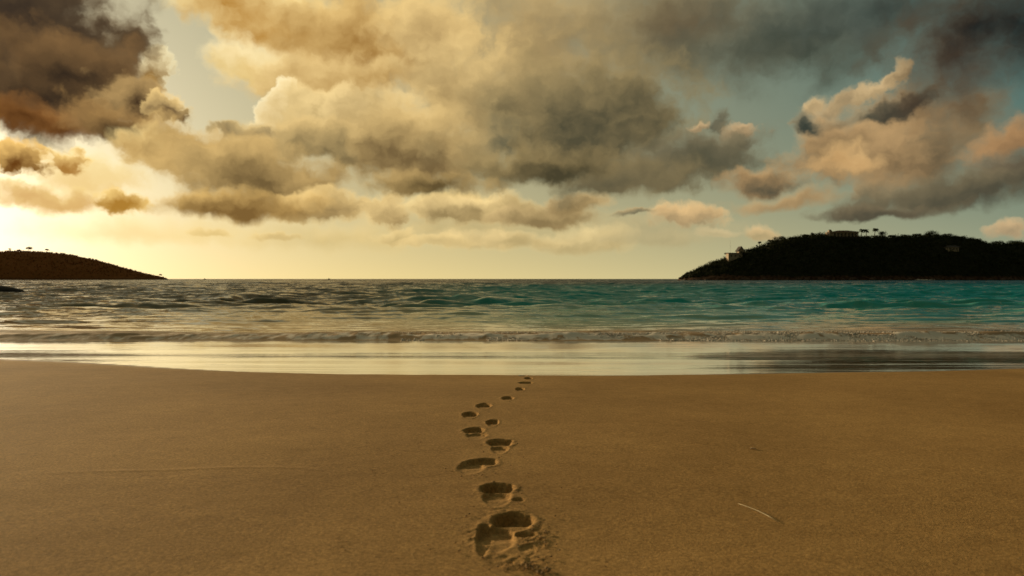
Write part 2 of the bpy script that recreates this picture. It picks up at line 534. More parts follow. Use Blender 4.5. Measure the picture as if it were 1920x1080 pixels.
def sand_material():
    m, g, bs, pos = material('beach_sand')
    wet = attr(g, 'wet')
    broad = g.noise(pos, 0.7, 4, 0.55)
    mid = g.noise(pos, 9.0, 4, 0.6)
    clot = g.noise(pos, 55.0, 3, 0.65)
    grain = g.noise(pos, 160.0, 3, 0.7)
    dark = g.noise(pos, 420.0, 1, 0.5)
    t = g.m('ADD', g.m('MULTIPLY', broad, 0.45), g.m('ADD', g.m('MULTIPLY', mid, 0.22), g.m('ADD', g.m('MULTIPLY', clot, 0.3), g.m('MULTIPLY', grain, 0.32))))
    dry = g.mix(g.ramp(t, 0.53, 0.77, kind='LINEAR'), SAND_A, SAND_B)
    speck = g.noise(pos, 95.0, 2, 0.6)
    dry = g.scale(dry, g.m('MULTIPLY_ADD', g.m('SUBTRACT', speck, 0.5), 1.5, 1.0))
    dry = g.mix(g.m('MULTIPLY', g.ramp(grain, 0.66, 0.72), 0.55), dry, (0.78, 0.66, 0.46))
    dry = g.mix(g.m('MULTIPLY', g.ramp(dark, 0.64, 0.72), 0.7), dry, (0.10, 0.06, 0.03))
    damp = g.mix(g.ramp(mid, 0.3, 0.7), (0.30, 0.18, 0.065), (0.35, 0.215, 0.08))
    g.put(bs.inputs['Base Color'], g.mix(wet, dry, damp))
    # long streaks left in the film of water by the backwash
    st = g.noise(g.v('MULTIPLY', pos, (0.22, 2.6, 1.0)), 1.0, 4, 0.55)
    st2 = g.noise(g.v('MULTIPLY', pos, (0.5, 9.0, 1.0)), 1.0, 3, 0.5)
    g.put(bs.inputs['Roughness'], g.mix(wet, (0.95, 0.95, 0.95), g.ramp(st, 0.3, 0.7, 0.05, 0.16)))
    bs.inputs['IOR'].default_value = 1.34
    g.put(bs.inputs['Specular IOR Level'], g.m('MULTIPLY_ADD', wet, 0.35, 0.15))
    g.put(bs.inputs['Coat Weight'], wet)
    bs.inputs['Coat IOR'].default_value = 1.333
    bs.inputs['Coat Roughness'].default_value = 0.05
    b1 = g.new('ShaderNodeBump')
    b1.inputs['Strength'].default_value = 1.0
    b1.inputs['Distance'].default_value = 1.0
    drybump = g.m('ADD', g.m('MULTIPLY', g.m('ADD', grain, g.m('MULTIPLY', dark, 0.3)), 0.0022), g.m('MULTIPLY', mid, 0.0028))
    wetbump = g.m('ADD', g.m('MULTIPLY', st, 0.0045), g.m('MULTIPLY', st2, 0.0012))
    inv = g.m('SUBTRACT', 1.0, wet)
    g.put(b1.inputs['Height'], g.m('ADD', g.m('MULTIPLY', drybump, inv), g.m('MULTIPLY', wetbump, wet)))
    g.put(bs.inputs['Normal'], b1.outputs[0])
    g.put(bs.inputs['Coat Normal'], b1.outputs[0])
    return m


SAND_A, SAND_B = (0.355, 0.204, 0.068), (0.55, 0.330, 0.118)
M_SAND = sand_material()

# ------------------------------------------------------------------ beach
_yy = np.linspace(-60, 120, 18001)
_slope = np.interp(_yy, [-60, 2, 7.5, 9.0, 10.5, 12.2, 14.0, 16, 40, 120], [.02, .026, .031, .042, .042, .016, .006, .015, .03, .03])
_prof = -np.cumsum(_slope) * (_yy[1] - _yy[0])
_prof -= np.interp(14.0, _yy, _prof)


def profile(y):
    return np.interp(y, _yy, _prof) + 0.004


def ground(px, py):
    """The point of the sand that the photograph shows at a pixel."""
    d = ray(px, py)
    t = np.linspace(1.5, 80, 60000)
    z = H + d.z * t
    i = int(np.argmax(z < profile(d.y * t)))
    return d.x * t[i], d.y * t[i]


EDGE = [(-900, 640), (-400, 655), (0, 675), (150, 681), (300, 690), (450, 697), (600, 700), (800, 702), (1000, 703), (1150, 705), (1300, 703), (1500, 700), (1700, 696), (1920, 691), (2400, 680), (3000, 665)]
_ex, _ey = zip(*[ground(a, b) for a, b in EDGE])


def wet_edge(x):
    return np.interp(x, _ex, _ey)


# footprints: every dent is an ellipse in the photograph (centre, half sizes), depth in metres
PRINTS = [
    ("deepest and nearest footprint, a broken double print with crumbled edges", [((960, 978), (38, 17), .055, 0), ((934, 1008), (32, 25), .030, 0), ((908, 1010), (15, 29), .035, 0), ((984, 1002), (20, 6), .020, 0), ((990, 1030), (15, 12), .008, 0)]),
    ("second nearest footprint, an oval bowl with a small dent on its right", [((931, 917), (31, 11), .055, 0), ((932, 934), (27, 16), .024, 0), ((971, 937), (11, 5), .016, 0)]),
    ("wide footprint leaning right, with a ragged dark far edge, third from the camera", [((903, 867), (29, 8), .034, 0), ((884, 876), (26, 12), .022, 0)]),
    ("fourth footprint from the camera, right of the wide ragged one", [((937, 831), (23, 8), .040, 0), ((937, 842), (16, 8), .020, 0)]),
    ("fifth footprint from the camera, on the left of the trail", [((888, 808), (20, 7), .036, 0), ((893, 817), (20, 7), .018, 0)]),
    ("small round footprint on the right between two left prints", [((923, 793), (12, 6), .034, 0)]),
    ("footprint farthest to the left in the trail, a narrow oval", [((881, 779), (15, 6), .034, 0)]),
    ("footprint with a pointed right end where the trail bends right", [((907, 762), (15, 5.5), .034, 0)]),
    ("thin slanting footprint after the bend of the trail", [((952, 748), (12, 4), .026, 0)]),
    ("small oval footprint between the bend and the wet sand", [((975, 731), (9, 3.5), .030, 0)]),
    ("thin wide footprint, third from the wet sand", [((986, 719), (14, 2.6), .024, 0)]),
    ("tiny dark footprint, second from the wet sand", [((991, 710), (8, 2.4), .028, 0)]),
    ("faint footprint at the edge of the wet sand", [((980, 704), (9, 2.0), .018, 0)]),
]


def dents():
    out = []
    for k, (lab, ds) in enumerate(PRINTS):
        for (c, h, dep, _r) in ds:
            x, y = ground(*c)
            dist = math.hypot(y, H)
            y1, y2 = ground(c[0], c[1] - h[1])[1], ground(c[0], c[1] + h[1])[1]
            # the far wall rises towards the eye, so the dent itself is a little shorter
            out.append((k, x, (y1 + y2) / 2, h[0] * dist / F, max((y1 - y2) / 2, 0.035), dep))
    return out


DENTS = dents()


def axis(lo, f0, f1, hi, step, grow):
    a = list(np.arange(f0, f1, step))
    s, v = step, a[-1]
    while v < hi:
        s *= grow; v += s; a.append(v)
    s, v, b = step, f0, []
    while v > lo:
        s *= grow; v -= s; b.append(v)
    return np.array(b[::-1] + a)


def build_beach():
    xs = axis(-260, -0.36, 0.40, 260, 0.005, 1.075)
    ys = axis(-40, 2.0, 9.2, 60, 0.006, 1.05)
    X, Y = np.meshgrid(xs, ys)
    wet = smooth(-0.05, 0.10, Y - wet_edge(X) - 0.16 * (fbm(X * 0.7, Y * 0.3, 4, 5) - 0.5) - 0.05 * (fbm(X * 4.0, Y * 1.5, 3, 6) - 0.5))
    dry = 1 - wet
    Z = profile(Y)
    Z = Z + dry * ((fbm(X * 0.5, Y * 0.5, 3, 21) - 0.5) * 0.016 + (fbm(X * 2.3, Y * 2.6, 3, 31) - 0.5) * 0.004) * smooth(0, 1.2, wet_edge(X) - Y + 0.2)
    Z = Z + wet * (fbm(X * 0.12, Y * 0.5, 3, 41) - 0.5) * 0.03 * smooth(14.5, 12.5, Y)
    # a faint drift line on the left
    lx = np.array([ground(p, q) for p, q in ((60, 892), (180, 886), (300, 884), (420, 878), (540, 877), (640, 884))])
    yl = np.interp(X, lx[:, 0], lx[:, 1])
    Z = Z + 0.0018 * np.exp(-((Y - yl) / 0.022) ** 2) * smooth(lx[0, 0] - .1, lx[0, 0] + .3, X) * smooth(lx[-1, 0] + .1, lx[-1, 0] - .3, X)
    owner = np.full(X.shape, -1)
    best = np.full(X.shape, 1.55)
    dug = np.zeros(X.shape); rim = np.zeros(X.shape)
    for (k, cx, cy, rx, ry, dep) in DENTS:
        sel = (abs(X - cx) < 3 * rx + .05) & (abs(Y - cy) < 3 * ry + .05)
        x, y = X[sel], Y[sel]
        u, v = (x - cx) / rx, (y - cy) / ry
        u = u / (0.93 + 0.14 * np.clip(v, -1, 1))        # narrower at the heel
        wob = 1 + 0.30 * (fbm(x * 26 + k, y * 22, 3, 51 + k) - 0.5)
        r = np.hypot(u, v) * wob
        e = smooth(1.06, 0.80, r)
        fl = 0.20 + 0.80 * smooth(-0.35, 0.62, v)
        dd = 0.74 * dep * e * fl * (1 + 0.35 * (fbm(x * 40, y * 34, 3, 71 + k) - 0.5))
        dug[sel] = np.maximum(dug[sel], dd)
        rr = dep * 0.05 * np.exp(-((r - 1.18) / 0.17) ** 2) * (0.3 + 1.4 * fbm(x * 30, y * 30, 3, 91 + k))
        rim[sel] = np.maximum(rim[sel], rr)
        r0 = np.hypot(u, v)
        bs = best[sel]; ow = owner[sel]
        w = r0 < bs
        bs[w] = r0[w]; ow[w] = k
        best[sel] = bs; owner[sel] = ow
    Z = Z - dug + rim * (dug < 0.004) + 0.002 * (dug > 0.004) * 0
    # crumbled sand round the nearest prints
    for (px, py, wx, wy, amp) in ((905, 1000, 24, 26, .008), (1010, 1010, 24, 22, .007), (975, 1050, 40, 14, .007), (960, 958, 40, 8, .004), (640, 1005, 22, 40, .0015)):
        cx, cy = ground(px, py); dist = math.hypot(cy, H)
        y1, y2 = ground(px, py - wy)[1], ground(px, py + wy)[1]
        q = np.exp(-(((X - cx) / (wx * dist / F)) ** 2 + ((Y - cy) / ((y1 - y2) / 2)) ** 2))
        Z = Z + amp * q * (fbm(X * 60, Y * 50, 3, 131) - 0.35) * 1.6
    V = np.stack([X, Y, Z], -1)
    dx = np.gradient(V, axis=1); dy = np.gradient(V, axis=0)
    N = np.cross(dx, dy); N /= np.linalg.norm(N, axis=-1)[..., None]
    V = V.reshape(-1, 3); N = N.reshape(-1, 3); W = wet.reshape(-1)
    Fc = grid_faces(*X.shape)
    fo = owner.reshape(-1)[Fc]
    fid = np.where((fo >= 0).all(axis=1), fo.max(axis=1), -1)

    def piece(name, faces, origin=None):
        used, inv = np.unique(faces, return_inverse=True)
        v = V[used].copy()
        if origin is not None:
            v -= np.asarray(origin)
        o = mesh_obj(name, v, inv.reshape(-1, 4), M_SAND, None, True, {'wet': W[used]}, N[used])
        if origin is not None:
            o.location = origin
        return o
    tag(piece('beach', Fc[fid < 0]), kind='structure')
    for k, (lab, ds) in enumerate(PRINTS):
        d = [q for q in DENTS if q[0] == k][0]
        org = (d[1], d[2], float(profile(d[2])))
        tag(piece('footprint', Fc[fid == k], org), lab, 'footprint', 'footprints leading over the sand to the water')


build_beach()

# crumbs of sand thrown out beside the prints
rng = np.random.RandomState(4)


def lump_mesh(rng, cx, cy, cz, r):
    v = np.array([(0, 0, 1), (0, 0, -.4), (1, 0, .2), (-1, 0, .2), (0, 1, .2), (0, -1, .2)], float) * (0.7 + 0.6 * rng.rand(6, 1))
    a = rng.rand() * 6.28
    R = np.array([[math.cos(a), -math.sin(a), 0], [math.sin(a), math.cos(a), 0], [0, 0, .8]])
    return v @ R.T * r + (cx, cy, cz), [(0, 2, 4), (0, 4, 3), (0, 3, 5), (0, 5, 2), (1, 4, 2), (1, 3, 4), (1, 5, 3), (1, 2, 5)]


cr = Parts()
for (px, py, wx, wy, n, r) in ((940, 1000, 90, 55, 260, .0022), (1005, 1005, 30, 30, 110, .0024), (985, 1060, 40, 10, 90, .0028), (1020, 1072, 18, 6, 14, .0045),
                               (935, 925, 55, 32, 70, .0024), (895, 875, 55, 20, 60, .0026), (640, 1005, 18, 40, 30, .0014), (925, 830, 45, 20, 30, .0028), (900, 900, 300, 160, 120, .0018), (960, 960, 700, 110, 120, .0016)):
    for i in range(n):
        a, b = rng.normal(size=2) * 0.55
        x, y = ground(px + a * wx, min(py + b * wy, 1100))
        if any(((x - q[1]) / q[3]) ** 2 + ((y - q[2]) / q[4]) ** 2 < 1.15 for q in DENTS):
            continue
        s = r * (0.5 + rng.rand() ** 2 * 1.6)
        cr.add(*lump_mesh(rng, x, y, float(profile(y)) + s * 0.3, s))
M_CRUMB = plain('sand_crumb', (0.25, 0.15, 0.06), (0.40, 0.25, 0.105), 90, 0.95)
tag(cr.build('sand_crumbs', M_CRUMB), kind='stuff')

# small things lying on the sand
x, y = ground(1412, 843)
M_SHELL = plain('shell', (0.62, 0.55, 0.44), (0.75, 0.70, 0.58), 60, 0.5)
sv, sf = [], []
for i in range(7):
    for j in range(9):
        u, t = i / 6, j / 8 * math.pi
        rad = 0.012 * math.sin(u * math.pi / 2) * (1 + 0.06 * math.cos(j * math.pi))
        sv.append((rad * math.cos(t) * 1.2, rad * math.sin(t), 0.007 * (1 - u * u)))
sf = [(i * 9 + j, i * 9 + j + 1, (i + 1) * 9 + j + 1, (i + 1) * 9 + j) for i in range(6) for j in range(8)]
sh = mesh_obj('seashell', sv, sf, M_SHELL, None, True)
sh.location = (x, y, float(profile(y)) + 0.002)
tag(sh, 'small pale ribbed seashell on dry sand right of the footprints', 'seashell')
pts = []
for px, py in ((1384, 945), (1402, 951), (1422, 959), (1440, 968), (1460, 980)):
    x, y = ground(px, py)
    pts.append((x, y, float(profile(y)) + 0.0015))
st = Parts()
org = Vector(pts[0])
st.tube([Vector(p) - org for p in pts], [.0006, .0012, .0016, .0014, .0006], 6)
M_STEM = plain('dry_stem', (0.45, 0.36, 0.2), (0.6, 0.5, 0.3), 40, 0.7)
so2 = st.build('dry_stem', M_STEM, None, True)
so2.location = org
tag(so2, 'thin pale curved stem lying on the dry sand at right', 'dry stem')


# ------------------------------------------------------------------ sea
def sea_material():
    m, g, bs, pos = material('sea_water')
    x, y, z = g.sep(pos)
    foam = attr(g, 'foam')
    az = g.m('DIVIDE', x, g.m('MAXIMUM', y, 1.0))            # which part of the bay
    patch = g.noise(g.v('MULTIPLY', pos, (0.02, 0.05, 0)), 1.0, 4, 0.55)
    yy = g.m('MULTIPLY', y, g.m('MULTIPLY_ADD', g.m('SUBTRACT', patch, 0.5), 0.7, 1.0))
    east = g.ramp(az, -0.28, 0.10)                            # clear over sand on right; left browned by weed and a painted cloud reflection
    teal = g.mix(east, (0.10, 0.090, 0.042), (0.004, 0.42, 0.36))
    shallow = g.mix(east, (0.32, 0.25, 0.12), (0.09, 0.42, 0.31))
    deep = g.mix(east, (0.045, 0.038, 0.022), (0.006, 0.085, 0.10))
    sandy = (0.40, 0.25, 0.115)
    c = g.mix(g.ramp(yy, 15.5, 22.0), sandy, shallow)
    c = g.mix(g.ramp(yy, 22.0, 40.0), c, teal)
    c = g.mix(g.ramp(yy, 60.0, 230.0), c, deep)
    fn = g.noise(g.v('MULTIPLY', pos, (7.5, 2.2, 0.0)), 1.0, 5, 0.62)
    foam = g.ramp(g.m('MULTIPLY_ADD', g.m('SUBTRACT', fn, 0.5), 2.2, foam), 0.25, 0.85)
    c = g.mix(foam, c, (0.88, 0.79, 0.66))
    g.put(bs.inputs['Base Color'], c)
    far = g.ramp(y, 40.0, 400.0)
    rough = g.m('ADD', g.m('MULTIPLY', far, 0.10), 0.07)
    churned = g.ramp(y, 15.2, 17.2, 0.6, 0.0)
    g.put(bs.inputs['Roughness'], g.m('MAXIMUM', g.m('MAXIMUM', rough, churned), g.m('MULTIPLY', foam, 0.75)))
    bs.inputs['IOR'].default_value = 1.333
    # wave slopes too fine for the mesh, as tilts of the normal
    def slopes(sx, sy, det):
        return g.v('SUBTRACT', g.noise(g.v('MULTIPLY', pos, (sx, sy, 0)), 1.0, det, 0.6, color=True), (0.5, 0.5, 0.5))
    fine = g.scale(slopes(2.2, 4.6, 3), g.ramp(y, 15.0, 34.0, 0.15, 1.0))
    mid = g.scale(slopes(0.5, 1.15, 3), g.ramp(y, 18.0, 45.0, 0.2, 1.3))
    long = g.scale(slopes(0.07, 0.16, 4), g.ramp(y, 60.0, 200.0, 0.0, 1.3))
    tilt = g.v('MULTIPLY', g.v('ADD', g.v('ADD', fine, mid), long), (0.7, 1.0, 0.0))
    # waves lean towards the shore
    tilt = g.v('ADD', tilt, g.comb(0.0, g.m('MULTIPLY', g.ramp(y, 22.0, 60.0, -0.02, -0.27), g.m('MULTIPLY_ADD', east, 0.42, 0.58)), 0.0))
    geo = [n for n in g.t.nodes if n.bl_idname == 'ShaderNodeNewGeometry'][0]
    g.put(bs.inputs['Normal'], g.v('NORMALIZE', g.v('ADD', geo.outputs['Normal'], tilt)))
    return m


M_SEA = sea_material()


def sea_height(X, Y):
    rs = np.random.RandomState(7)
    Z = np.zeros(X.shape)
    grow = smooth(15.0, 40.0, Y)
    for i in range(26):
        L = 0.55 * 1.14 ** i * (0.9 + 0.2 * rs.rand())        # wavelength
        ang = rs.normal() * 0.38
        kx, ky = 2 * math.pi / L * math.sin(ang), 2 * math.pi / L * math.cos(ang)
        ph = rs.rand() * 6.28
        amp = 0.0095 * L ** 0.55 * (0.22 + 0.95 * grow)
        res = smooth(0.45, 0.2, Y * 0.0045 / L)   # only what the mesh can carry
        s = np.sin(kx * X + ky * Y + ph + 1.5 * fbm(X * 0.05, Y * 0.08, 2, 200 + i))
        mod = 0.35 + 1.3 * vnoise(X / (L * 3.1) + i, Y / (L * 2.3), 300 + i)
        Z += amp * res * mod * (np.exp(1.1 * s) / 1.4 - 0.9)
    # a broken line of small swells that steepen over the bar
    for (yc, wid, a0, seed, cut) in ((26.5, .3, .08, 404, .46), (28.3, .34, 0.13, 400, 0.44), (30.0, .36, .21, 402, .41), (31.8, .38, .22, 405, .43), (34.0, .4, 0.21, 407, 0.45), (37.0, .45, .16, 409, .47),
                                     (41.0, .5, 0.15, 420, 0.48), (46.0, .6, .15, 424, .5), (23.5, .34, 0.05, 430, .46), (54.0, .8, .11, 440, .5), (20.5, .3, .035, 450, .46), (66.0, 1.0, .11, 460, .5)):
        c = yc + 2.6 * (fbm(X * 0.10, Y * 0 + 3, 4, seed) - 0.5) * (yc / 30)
        a = a0 * smooth(cut - 0.08, cut + 0.22, fbm(X * 0.30, Y * 0.02, 4, seed + 3))
        a = a * (0.35 + 1.1 * vnoise(X * 0.9 + yc, Y * 0.15 + 3, seed + 6)) 
        c = c + 0.9 * wid * (fbm(X * 0.55 + 7, Y * 0 + 2, 3, seed + 8) - 0.5) * 2
        t = (Y - c) / wid
        Z += a * np.where(t < 0, np.exp(-(t / 0.6) ** 2), np.exp(-(t / 1.7) ** 2))
    return Z


def bore_front(X):
    return 14.15 + 0.55 * (fbm(X * 0.10, X * 0 + 1.5, 3, 500) - 0.5) + 0.25 * (fbm(X * 0.6, X * 0 + 4.5, 3, 510) - 0.5)


def build_sea():
    rows = [13.2]
    while rows[-1] < 40000:
        v = rows[-1]
        rows.append(v + (0.055 if v < 20 else 0.055 + (v - 20) * 0.0042 if v < 60 else v * 0.0045 if v < 240 else v * 0.05))
    rows = np.array(rows)
    u = np.linspace(-1, 1, 760)
    u = np.sign(u) * (abs(u) * 0.85 + abs(u) ** 5 * 4.0)
    Y = np.repeat(rows[:, None], len(u), 1)
    X = u[None, :] * (Y + 3)
    Z = sea_height(X, Y)
    fade = smooth(13.9, 16.5, Y)
    Z *= 0.25 + 0.75 * fade
    # the little bore that runs up the beach
    f = bore_front(X)
    t = Y - f
    up = smooth(-0.04, 0.8, t) * np.exp(-np.maximum(t - 0.7, 0) / 1.5)
    hb = 0.045 + 0.075 * fbm(X * 0.35, X * 0 + 8, 3, 520)
    churn = (fbm(X * 4.5, Y * 2.5, 3, 525) - 0.5) * 0.06 + (fbm(X * 1.2, Y * 1.4, 2, 527) - 0.5) * 0.05
    Z = Z + up * (hb + churn * smooth(6, 0.5, t)) - 0.03 * smooth(0.0, -0.5, t)
    side = smooth(-9, 4, X)
    lace = 0.55 * fbm(X * 1.6, Y * 1.0, 4, 530) + 0.45 * (1 - abs(2 * fbm(X * 2.4 + 5, Y * 1.2, 4, 540) - 1))
    foam = smooth(0.55, 0.80, lace + 0.30 * np.exp(-np.maximum(t, 0) / 1.3) - 0.10) * smooth(5.0, 0.3, t) * smooth(-0.05, 0.25, t) * (0.45 + 0.55 * side)
    V = np.stack([X, Y, Z], -1).reshape(-1, 3)
    tag(mesh_obj('sea', V, grid_faces(*X.shape), M_SEA, None, True, {'foam': foam}), kind='structure')


build_sea()


def foam_material():
    m, g, bs, pos = material('foam')
    n = g.noise(pos, 14.0, 5, 0.65)
    g.put(bs.inputs['Base Color'], g.mix(g.ramp(n, 0.35, 0.65), (0.68, 0.58, 0.46), (0.90, 0.83, 0.72)))
    bs.inputs['Roughness'].default_value = 0.6
    b = g.new('ShaderNodeBump')
    b.inputs['Distance'].default_value = 0.05
    g.put(b.inputs['Height'], n)
    g.put(bs.inputs['Normal'], b.outputs[0])
    return m


M_FOAM = foam_material()


def build_foam():
    """Tumbling foam along the bore: small froth lumps, thick on the right, sparse on the left."""
    rs = np.random.RandomState(12)
    n = 60000
    X = rs.uniform(-13, 15, n)
    t = rs.exponential(0.9, n) - 0.05
    keep = fbm(X * 0.9, t * 1.5, 4, 600) + 0.42 * smooth(-6, 3, X) - 0.10 * t - 0.08
    k = (keep > 0.62) & (t < 3.2) & (rs.rand(n) < 0.15 + 0.85 * smooth(-5, 3, X))
    X, t = X[k], t[k]
    Y = bore_front(X) + 0.03 + t
    hb = 0.045 + 0.075 * fbm(X * 0.35, X * 0 + 8, 3, 520)
    Z = smooth(-0.04, 0.8, t) * np.exp(-np.maximum(t - 0.7, 0) / 1.5) * hb + sea_height(X, Y) * 0.3
    R = (0.004 + 0.011 * rs.rand(len(X)) ** 2) * (1.3 - 0.25 * t)
    base = np.array([(0, 0, 1), (0, 0, -1), (1, 0, 0), (-1, 0, 0), (0, 1, 0), (0, -1, 0)], float)
    tri = np.array([(0, 2, 4), (0, 4, 3), (0, 3, 5), (0, 5, 2), (1, 4, 2), (1, 3, 4), (1, 5, 3), (1, 2, 5)])
    jit = 0.6 + 0.8 * rs.rand(len(X), 6, 1)
    V = np.stack([X, Y, Z], -1)[:, None, :] + base[None] * jit * (R[:, None, None] * np.array([2.2, 1.5, 0.7]))
    Fc = (tri[None] + 6 * np.arange(len(X))[:, None, None]).reshape(-1, 3)
    tag(mesh_obj('surf_foam', V.reshape(-1, 3), Fc, M_FOAM, None, True), kind='stuff')


build_foam()

# ------------------------------------------------------------------ headlands
RIDGE_R = [(1268, 523.5), (1278, 519), (1290, 512), (1305, 506), (1320, 500), (1345, 490), (1365, 484), (1385, 477), (1400, 471), (1425, 464), (1440, 457), (1460, 450), (1485, 448),
           (1510, 444), (1540, 441), (1560, 446), (1600, 447), (1640, 446), (1660, 445), (1700, 446), (1740, 441), (1770, 444), (1810, 450), (1850, 459), (1920, 458), (2000, 462), (2200, 470), (2500, 480), (2900, 505), (3100, 523)]
RIDGE_L = [(-1400, 523), (-900, 500), (-500, 485), (-200, 478), (-60, 474), (0, 473), (30, 471), (55, 471), (90, 473), (125, 476), (150, 481), (180, 487), (205, 494), (230, 501), (255, 508), (285, 515), (305, 519), (319, 523.3)]


class Hill:
    def __init__(self, ridge, y_ridge, y_front, y_back, seed):
        self.yr, self.yf, self.yb, self.seed = y_ridge, y_front, y_back, seed
        self.x = np.array([(p - 960) / F * y_ridge for p, _ in ridge])
        self.h = np.array([(523.0 - q) / F * y_ridge + H for _, q in ridge])
        self.h = np.maximum(self.h - (H if True else 0) * (self.h < 2), 0)

    def top(self, x):
        return np.interp(x, self.x, self.h, left=0, right=0)

    def z(self, X, Y):
        # the front foot curves round the tip; behind the ridge the ground fans out
        h = self.top(np.where(Y > self.yr, X * self.yr / Y, X))
        hm = max(self.h)
        k = np.clip(h / hm, 0, 1)
        yf = self.yr - (self.yr - self.yf) * (0.25 + 0.75 * k ** 0.6)
        t = np.clip((Y - yf) / (self.yr - yf), 0, 1)
        b = np.clip((Y - self.yr) / (self.yb - self.yr), 0, 1)
        z = h * np.sin(t * math.pi / 2) ** 0.85 * np.cos(b * math.pi / 2)
        s = 60.0 / (self.yr - self.yf)
        rough = (fbm(X * 0.06 * s, Y * 0.06 * s, 4, self.seed) - 0.5) * 5.0 / s * np.sin(t * math.pi) + (fbm(X * 0.3, Y * 0.3, 4, self.seed + 9) - 0.5) * 1.6
        return z + rough * smooth(0.0, 6.0, z) - 0.6 * (h < 0.05) - 1.2 * smooth(0.02, 0.0, t)

    def hit(self, px, py):
        d = ray(px, py)
        t = np.linspace(self.yf - 20, self.yb, 4000) / d.y
        zz = self.z(d.x * t, d.y * t)
        m = H + d.z * t < zz
        if not m.any():
            t0 = self.yr / d.y
            return Vector((d.x * t0, d.y * t0, float(self.z(np.array(d.x * t0), np.array(d.y * t0)))))
        i = int(np.argmax(m))
        return Vector((d.x * t[i], d.y * t[i], float(zz[i])))

    def build(self, name, mat, nx, ny):
        xs = np.linspace(self.x[0] - 8, self.x[-1] + 8, nx)
        ys = self.yf - 10 + (self.yb - self.yf + 10) * np.linspace(0, 1, ny) ** 1.5
        X, Y = np.meshgrid(xs, ys)
        Z = self.z(X, Y) - 0.3
        return tag(mesh_obj(name, np.stack([X, Y, Z], -1).reshape(-1, 3), grid_faces(*X.shape), mat, None, True), kind='structure')


def hill_material(name, soil1, soil2, rock1, rock2, rock_h, bump=2.5):
    m, g, bs, pos = material(name)
    x, y, z = g.sep(pos)
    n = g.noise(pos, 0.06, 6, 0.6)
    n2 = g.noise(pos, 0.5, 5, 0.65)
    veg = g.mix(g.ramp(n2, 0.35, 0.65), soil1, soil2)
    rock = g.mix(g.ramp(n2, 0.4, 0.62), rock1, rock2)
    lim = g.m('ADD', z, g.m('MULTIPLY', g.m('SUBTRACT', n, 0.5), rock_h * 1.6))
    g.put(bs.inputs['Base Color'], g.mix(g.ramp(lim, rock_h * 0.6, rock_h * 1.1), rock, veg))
    bs.inputs['Roughness'].default_value = 0.95
    bs.inputs['Specular IOR Level'].default_value = 0.1
    b = g.new('ShaderNodeBump')
    b.inputs['Distance'].default_value = bump
    g.put(b.inputs['Height'], n2)
    g.put(bs.inputs['Normal'], b.outputs[0])
    return m


HR = Hill(RIDGE_R, 660.0, 600.0, 900.0, 700)
HL = Hill(RIDGE_L, 1150.0, 1060.0, 1600.0, 720)
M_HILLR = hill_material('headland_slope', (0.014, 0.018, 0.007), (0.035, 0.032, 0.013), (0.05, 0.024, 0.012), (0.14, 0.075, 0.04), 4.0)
M_HILLL = hill_material('far_headland_slope', (0.22, 0.08, 0.018), (0.30, 0.11, 0.027), (0.13, 0.05, 0.014), (0.22, 0.09, 0.026), 3.0, 0.6)  # slope colour carries the same reddish backlight glow, painted in
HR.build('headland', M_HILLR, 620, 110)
HL.build('headland', M_HILLL, 420, 80)


def leaf_material(name, c1, c2):
    m, g, bs, pos = material(name)
    n = g.noise(pos, 0.35, 3, 0.6)
    g.put(bs.inputs['Base Color'], g.mix(g.ramp(n, 0.35, 0.65), c1, c2))
    bs.inputs['Roughness'].default_value = 0.9
    bs.inputs['Specular IOR Level'].default_value = 0.1
    return m


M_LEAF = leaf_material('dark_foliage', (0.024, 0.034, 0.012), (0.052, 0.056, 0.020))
M_LEAFL = leaf_material('glow_tinted_foliage', (0.30, 0.095, 0.018), (0.38, 0.125, 0.025))  # red glow of the backlit air painted into the leaf colour
M_BARK = plain('bark', (0.04, 0.025, 0.015), (0.08, 0.055, 0.035), 3, 0.9)
M_CREAM = plain('cream_render', (0.42, 0.32, 0.22), (0.52, 0.41, 0.29), 0.8, 0.85)
M_TILE = plain('roof_tile', (0.10, 0.04, 0.02), (0.16, 0.07, 0.035), 2.0, 0.85)
M_DARKROOF = plain('dark_roof', (0.03, 0.022, 0.018), (0.05, 0.035, 0.028), 2.0, 0.85)
M_GLASS = plain('dark_window', (0.012, 0.012, 0.012), (0.03, 0.028, 0.024), 1.0, 0.15)
M_METAL = plain('weathered_metal', (0.10, 0.09, 0.08), (0.16, 0.14, 0.12), 4.0, 0.5)


def scrub(hill, n, seed, mat, name, size, xr, leaf, per):
    rs = np.random.RandomState(seed)
    x = rs.uniform(xr[0], xr[1], n)
    yf = hill.yr - (hill.yr - hill.yf) * (0.25 + 0.75 * np.clip(hill.top(x) / max(hill.h), 0, 1) ** 0.6)
    y = hill.yr - (hill.yr - yf) * rs.rand(n) ** 1.3 + 4 * rs.rand(n)
    z = hill.z(x, y)
    k = z > np.minimum(3.2 + 3 * rs.rand(n), 0.35 * hill.top(x) + 0.3)
    x, y, z = x[k], y[k], z[k]
    r = size * (0.5 + rs.rand(len(x)) ** 2.0 * 1.1) * (0.25 + 0.75 * smooth(0, 14, hill.top(x)))
    v, f = leaf_cloud(rs, np.stack([x, y, z + r * 0.25], -1), r, per, leaf)
    tag(mesh_obj(name, v, f, mat), kind='stuff')


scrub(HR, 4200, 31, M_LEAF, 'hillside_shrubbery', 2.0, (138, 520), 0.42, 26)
scrub(HL, 2200, 32, M_LEAFL, 'hillside_shrubbery', 0.85, (-1000, -493), 0.45, 22)


